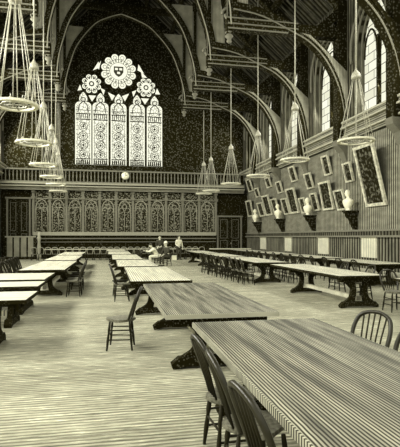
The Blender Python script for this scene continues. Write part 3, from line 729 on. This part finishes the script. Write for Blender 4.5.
for nme, mt, mb in chair_parts(): allm.add(mb.v, mb.f, True)
far0 = allm.build('bow_back_chair', 'chair'); far0['category'] = 'chair'; far0['group'] = GC
used = {'n': False, 'f': False}
def chair(x, y, face, label, near=False):
    """face: direction the sitter looks, degrees from +X"""
    k = 'n' if near else 'f'; p = near0 if near else far0
    o = p if not used[k] else (copy_tree(p) if near else p.copy())
    if used[k] and not near: COL.objects.link(o)
    used[k] = True
    o.location = (x, y, 0); o.rotation_euler = (0, 0, math.radians(face - 90)); o['label'] = label; o.scale = (1, 1, 0.97)
    return o
ordn = ['nearest', 'second', 'third', 'fourth', 'fifth', 'sixth', 'seventh', 'eighth', 'ninth', 'tenth', 'eleventh', 'twelfth', 'thirteenth', 'fourteenth', 'fifteenth', 'sixteenth', 'seventeenth', 'eighteenth',
        'nineteenth', 'twentieth', 'twenty-first', 'twenty-second', 'twenty-third', 'twenty-fourth', 'twenty-fifth', 'twenty-sixth', 'twenty-seventh', 'twenty-eighth', 'twenty-ninth', 'thirtieth']
chair(0.16, 6.95, 172, 'lone dark wooden chair standing in the open aisle, back towards a table', True)
for y, a, lab in ((3.42, 4, 'farthest of the three'), (2.88, -3, 'middle one of the three'), (2.26, 5, 'closest of the three')):
    chair(0.93, y, a, 'dark wooden chair tucked under the closest table\'s left edge, ' + lab, True)
chair(2.34, 4.06, 205, 'dark wooden chair whose hoop shows over the closest table\'s right edge', True)
chair(2.28, 3.38, 190, 'dark wooden chair half cut by the right edge beyond the closest table', True)
chair(0.30, 12.1, 0, 'dark wooden chair at the left side of the third centre table', True)
chair(0.28, 13.0, 5, 'dark wooden chair behind another, far left side of the third centre table')
chair(6.22, 9.22, 270, 'dark wooden chair at the right edge before the clear trestle table', True)
for k, y in enumerate((11.2, 12.6)): chair(6.6, y, 180, 'dark wooden chair behind the clear trestle table, %s of two' % ('nearer', 'farther')[k], True)
for k in range(10):      # left side of the second and third tables of the right row
    y = 15.3 + 0.62*k; chair(4.72 + random.uniform(-0.05, 0.05) - 0.04*k, y, random.uniform(-12, 12), 'dark chair on the aisle side of the right row, %s from its near end' % ordn[k].replace('nearest', 'first'), k < 3)
for k in range(6): chair(6.55, 15.6 + 0.72*k, 180 + random.uniform(-8, 8), 'dark chair on the wall side of the second right-row table, %s from its near end' % ordn[k].replace('nearest', 'first'))
for k in range(5): chair(6.4, 20.6 + 0.8*k, 180, 'dark chair on the wall side of the third right-row table, %s from its near end' % ordn[k].replace('nearest', 'first'))
for k in range(5): chair(-0.98 - 0.02*k, 13.25 + 0.72*k, 180 + random.uniform(-10, 10), 'dark chair on the aisle side of the fourth left table, %s from its near end' % ordn[k].replace('nearest', 'first'), k < 2)
for k in range(9): chair(-2.75 - 0.06*k, 13.1 + 0.7*k, random.uniform(-14, 14), 'dark wooden chair along the outer side of the left tables, %s from its near end' % ordn[k].replace('nearest', 'first'))
for k in range(6): chair(-3.75 - 0.1*k, 14.2 + 0.9*k, 180 + random.uniform(-14, 14), 'dark wooden chair in the outermost left line, %s from its near end' % ordn[k].replace('nearest', 'first'))
for k in range(12): chair(8.1 - 0.01*k, 13.8 + 1.05*k, random.uniform(-8, 8), 'dark chair on the hall side of the wall-row tables, %s from the near end' % ordn[k].replace('nearest', 'first'))
row0 = thing('bow_back_chair', 'x', 'chair', group=GC)
rest = MB()
for nme, mt, mb in chair_parts():
    if nme == 'back_bow': mb.build(nme, 'paledim', row0)  # paler bow colour paints in the highlight on this far row's crests
    elif nme == 'seat': mb.build(nme, 'fillet', row0)
    else: rest.add(mb.v, mb.f, True)
rest.build('legs_and_spindles', 'chair', row0)
for k in range(26):
    o = row0 if k == 0 else copy_tree(row0)
    o.location = (-5.2 + 0.475*k, 33.72, 0); o.rotation_euler = (0, 0, random.uniform(-0.05, 0.05))
    o['label'] = 'small chair with pale hoop, before the carved screen, %s from the line\'s left end' % ordn[k].replace('nearest', 'first').replace('-', ' ')
for k in range(5): chair(1.4 - 0.02*k, 25 + 0.85*k if k else 24.6, 180, 'dark wooden chair right of the sixth centre table, %s from its near end' % ordn[k].replace('nearest', 'first'))

# long bench-like serving table before the screen and by the door
for X0, X1, Yb, lab in ((-4.6, 6.6, 34.3, 'long narrow pale-topped bench table across the hall before the carved screen'), (7.3, 10.4, 33.4, 'short narrow pale-topped bench table by the dark double door')):
    g = thing('serving_table', lab, 'table', ((X0 + X1)/2, Yb, 0))
    h = (X1 - X0)/2
    MB().box(-h, -0.3, 0.74, h, 0.3, 0.79).build('table_top', 'pale', g); MB().box(-h + 0.1, -0.22, 0.5, h - 0.1, -0.18, 0.74).build('apron', 'leg', g)
    for k in range(6):
        for s in (-1, 1):
            xx = -h + 0.3 + k*(2*h - 0.6)/5; MB().lathe([(0.03, 0), (0.05, 0.2), (0.035, 0.6), (0.05, 0.74)], (xx, s*0.2, 0), 6).build('leg', 'leg', g)

# ------------------------------------------------------------------ people
def skin_mesh(nodes, edges):
    """nodes {name: (pos, radius)} -> evaluated mesh grown round the skeleton"""
    names = list(nodes); idx = {n: i for i, n in enumerate(names)}
    me = bpy.data.meshes.new('tmp'); me.from_pydata([nodes[n][0] for n in names], [(idx[a], idx[b]) for a, b in edges], [])
    o = bpy.data.objects.new('tmp', me); COL.objects.link(o)
    md = o.modifiers.new('s', 'SKIN'); md.use_smooth_shade = True
    for i, n in enumerate(names):
        r = nodes[n][1]; r = (r, r) if not isinstance(r, tuple) else r
        me.skin_vertices[0].data[i].radius = r; me.skin_vertices[0].data[i].use_root = (i == 0)
    sb = o.modifiers.new('d', 'SUBSURF'); sb.levels = 1; sb.render_levels = 1
    dg = bpy.context.evaluated_depsgraph_get(); dg.update()
    ev = o.evaluated_get(dg); out = bpy.data.meshes.new_from_object(ev)
    vs = [tuple(v.co) for v in out.vertices]; fs = [tuple(p.vertices) for p in out.polygons]
    bpy.data.objects.remove(o); bpy.data.meshes.remove(me); bpy.data.meshes.remove(out)
    return vs, fs
def person(label, loc, rz, pose, shirt, trousers, hat=False):
    g = thing('person', label, 'person', loc, rz, None)
    J = pose; V = Vector
    n = {}; e = []
    def add(k, p, r, par=None):
        n[k] = (tuple(p), r)
        if par: e.append((par, k))
    add('pelvis', J['pelvis'], 0.13); add('waist', V(J['pelvis']).lerp(V(J['chest']), 0.5), 0.115, 'pelvis'); add('chest', J['chest'], 0.145, 'waist')
    add('neckb', V(J['chest']).lerp(V(J['head']), 0.42), 0.07, 'chest'); add('neck', V(J['chest']).lerp(V(J['head']), 0.72), 0.05, 'neckb')
    for s in 'lr':
        add('sh'+s, J['sh'+s], 0.062, 'chest'); add('el'+s, J['el'+s], 0.042, 'sh'+s); add('wr'+s, J['wr'+s], 0.027, 'el'+s)
        w, el = V(J['wr'+s]), V(J['el'+s]); d = (w - el).normalized(); side = d.cross(V((0, 0, 1)))
        if side.length < 0.2: side = d.cross(V((0, 1, 0)))
        side.normalize(); dn = side.cross(d).normalized()
        add('pm'+s, w + d*0.07, 0.03, 'wr'+s)
        for i, (off, ln) in enumerate(((-0.03, 0.06), (-0.01, 0.075), (0.01, 0.08), (0.03, 0.07))):
            add('fa%d%s' % (i, s), w + d*0.115 + side*off, 0.009, 'pm'+s); add('fb%d%s' % (i, s), w + d*(0.115 + ln*0.6) + side*off*1.1 - dn*0.012*(1 if dn.z > 0 else -1), 0.008, 'fa%d%s' % (i, s))
            add('fc%d%s' % (i, s), w + d*(0.115 + ln) + side*off*1.1 - dn*0.035*(1 if dn.z > 0 else -1), 0.007, 'fb%d%s' % (i, s))
        add('t1'+s, w + d*0.05 - side*0.045, 0.011, 'pm'+s); add('t2'+s, w + d*0.09 - side*0.06, 0.009, 't1'+s)
        add('hp'+s, J['hp'+s], 0.095, 'pelvis'); add('kn'+s, J['kn'+s], 0.06, 'hp'+s); add('cf'+s, V(J['kn'+s]).lerp(V(J['an'+s]), 0.35), 0.055, 'kn'+s); add('an'+s, J['an'+s], 0.037, 'cf'+s)
        fd = V(J['foot']); add('to'+s, V(J['an'+s]) + fd*0.15 - V((0, 0, 0.045)), 0.034, 'an'+s)
    vs, fs = skin_mesh(n, e)
    b = MB(); b.add(vs, fs, True)
    hd = V(J['head']); fw = V(J['look']).normalized(); sd = fw.cross(V((0, 0, 1))).normalized()
    hb = MB().lathe([(0.02, -0.13), (0.055, -0.11), (0.075, -0.05), (0.085, 0.02), (0.08, 0.07), (0.05, 0.11), (0.01, 0.125)], n=14)
    hb.tube([(0, 0.085, 0.02), (0, 0.115, -0.02), (0, 0.09, -0.03)], [0.008, 0.015, 0.01], 6)
    for s in (-1, 1): hb.lathe([(0.006, -0.03), (0.016, 0), (0.006, 0.03)], (s*0.082, 0, 0.0), 6); hb.lathe([(0.004, -0.01), (0.012, 0), (0.004, 0.01)], (s*0.032, 0.078, 0.02), 6)
    hb.tube([(-0.025, 0.083, -0.06), (0.025, 0.083, -0.06)], 0.008, 5)
    R = Matrix((sd, fw, sd.cross(fw))).transposed()
    b.add([hd + R @ V(v) for v in hb.v], hb.f, True)
    body = b.build('body', 'skin', g)
    def sub(keys, grow, nm, mt):
        kk = {k: (n[k][0], n[k][1] + grow) for k in keys}; ee = [x for x in e if x[0] in kk and x[1] in kk]
        v2, f2 = skin_mesh(kk, ee); MB().add(v2, f2, True).build(nm, mt, g)
    sub(['pelvis', 'waist', 'chest', 'neckb', 'shl', 'ell', 'wrl', 'shr', 'elr', 'wrr'], 0.014, 'shirt', shirt)
    sub(['pelvis', 'hpl', 'knl', 'cfl', 'anl', 'hpr', 'knr', 'cfr', 'anr'], 0.018, 'trousers', trousers)
    for s in 'lr':
        a = V(J['an'+s]); fd = V(J['foot']); MB().tube([a - fd*0.05 - V((0,0,0.03)), a + fd*0.06 - V((0,0,0.035)), a + fd*0.2 - V((0,0,0.05))], [0.045, 0.05, 0.032], 8).build('shoe', 'hair', g)
    hm = MB().lathe([(0.088, 0.0), (0.095, 0.05), (0.085, 0.1), (0.045, 0.135), (0.01, 0.145)], (0, -0.012, 0), 12)
    if hat: hm = MB().lathe([(0.15, 0.06), (0.15, 0.07), (0.09, 0.08), (0.085, 0.16), (0.05, 0.18), (0.01, 0.185)], (0, 0, 0), 14)
    MB().add([hd + R @ V(v) for v in hm.v], hm.f, True).build('hat' if hat else 'hair', 'white_cloth' if hat else 'hair', g)
    return g
stand = dict(pelvis=(0, 0, 0.93), chest=(0, 0.0, 1.30), head=(0, 0.03, 1.62), look=(0, 1, 0), shl=(-0.19, 0, 1.40), shr=(0.19, 0, 1.40), ell=(-0.27, -0.02, 1.12), elr=(0.25, 0.0, 1.12),
             wrl=(-0.24, 0.12, 0.88), wrr=(0.16, 0.20, 1.0), hpl=(-0.1, 0, 0.88), hpr=(0.1, 0, 0.88), knl=(-0.12, 0.03, 0.48), knr=(0.12, 0.0, 0.48), anl=(-0.13, -0.02, 0.08), anr=(0.14, 0.0, 0.08), foot=(0, 1, 0))
sit = dict(pelvis=(0, 0, 0.56), chest=(0, 0.20, 0.88), head=(0, 0.40, 1.16), look=(0, 1, -0.25), shl=(-0.19, 0.22, 0.97), shr=(0.19, 0.22, 0.97), ell=(-0.28, 0.45, 0.80), elr=(0.27, 0.45, 0.80),
           wrl=(-0.16, 0.66, 0.84), wrr=(0.16, 0.68, 0.84), hpl=(-0.1, 0.02, 0.54), hpr=(0.1, 0.02, 0.54), knl=(-0.13, 0.44, 0.53), knr=(0.13, 0.44, 0.53), anl=(-0.13, 0.40, 0.08), anr=(0.13, 0.38, 0.08), foot=(0, 1, 0))
up_sit = dict(sit); up_sit.update(chest=(0, 0.05, 0.92), head=(0, 0.10, 1.24), look=(0, 1, 0), shl=(-0.19, 0.04, 1.02), shr=(0.19, 0.04, 1.02), ell=(-0.25, 0.16, 0.78), elr=(0.25, 0.16, 0.78), wrl=(-0.14, 0.36, 0.66), wrr=(0.14, 0.36, 0.66))
def atf(px, Y): return on_cross(px, 240, Y)[0]
person('person standing alone in white shirt and dark trousers, right of the seated pair', (atf(178.8, 33.2), 33.2, 0), PI + 0.3, stand, 'white_cloth', 'dark_cloth')
person('person standing behind the seated pair in dark coat', (atf(159.8, 30.5), 30.5, 0), PI - 0.2, stand, 'dark_cloth', 'dark_cloth')
for px, Y, face, pose, sh, tr, hat, lab in ((157.5, 26.6, 180, sit, 'white_cloth', 'white_cloth', False, 'seated person in white leaning forward towards the table'),
                                         (167.0, 26.2, 215, up_sit, 'dark_cloth', 'dark_cloth', True, 'seated person in dark clothes and pale brimmed hat')):
    X = atf(px, Y)
    person(lab, (X, Y, 0), math.radians(face - 90), pose, sh, tr, hat)
    chair(X, Y, face, 'chair under the ' + lab)
bx = thing('wooden_box', 'small pale box on the floor beside the standing person in white', 'box', (atf(174.2, 32.9), 32.9, 0))
MB().box(-0.15, -0.2, 0, 0.15, 0.2, 0.3).build('box_body', 'marble', bx); MB().box(-0.16, -0.21, 0.3, 0.16, 0.21, 0.34).build('lid', 'pale', bx)
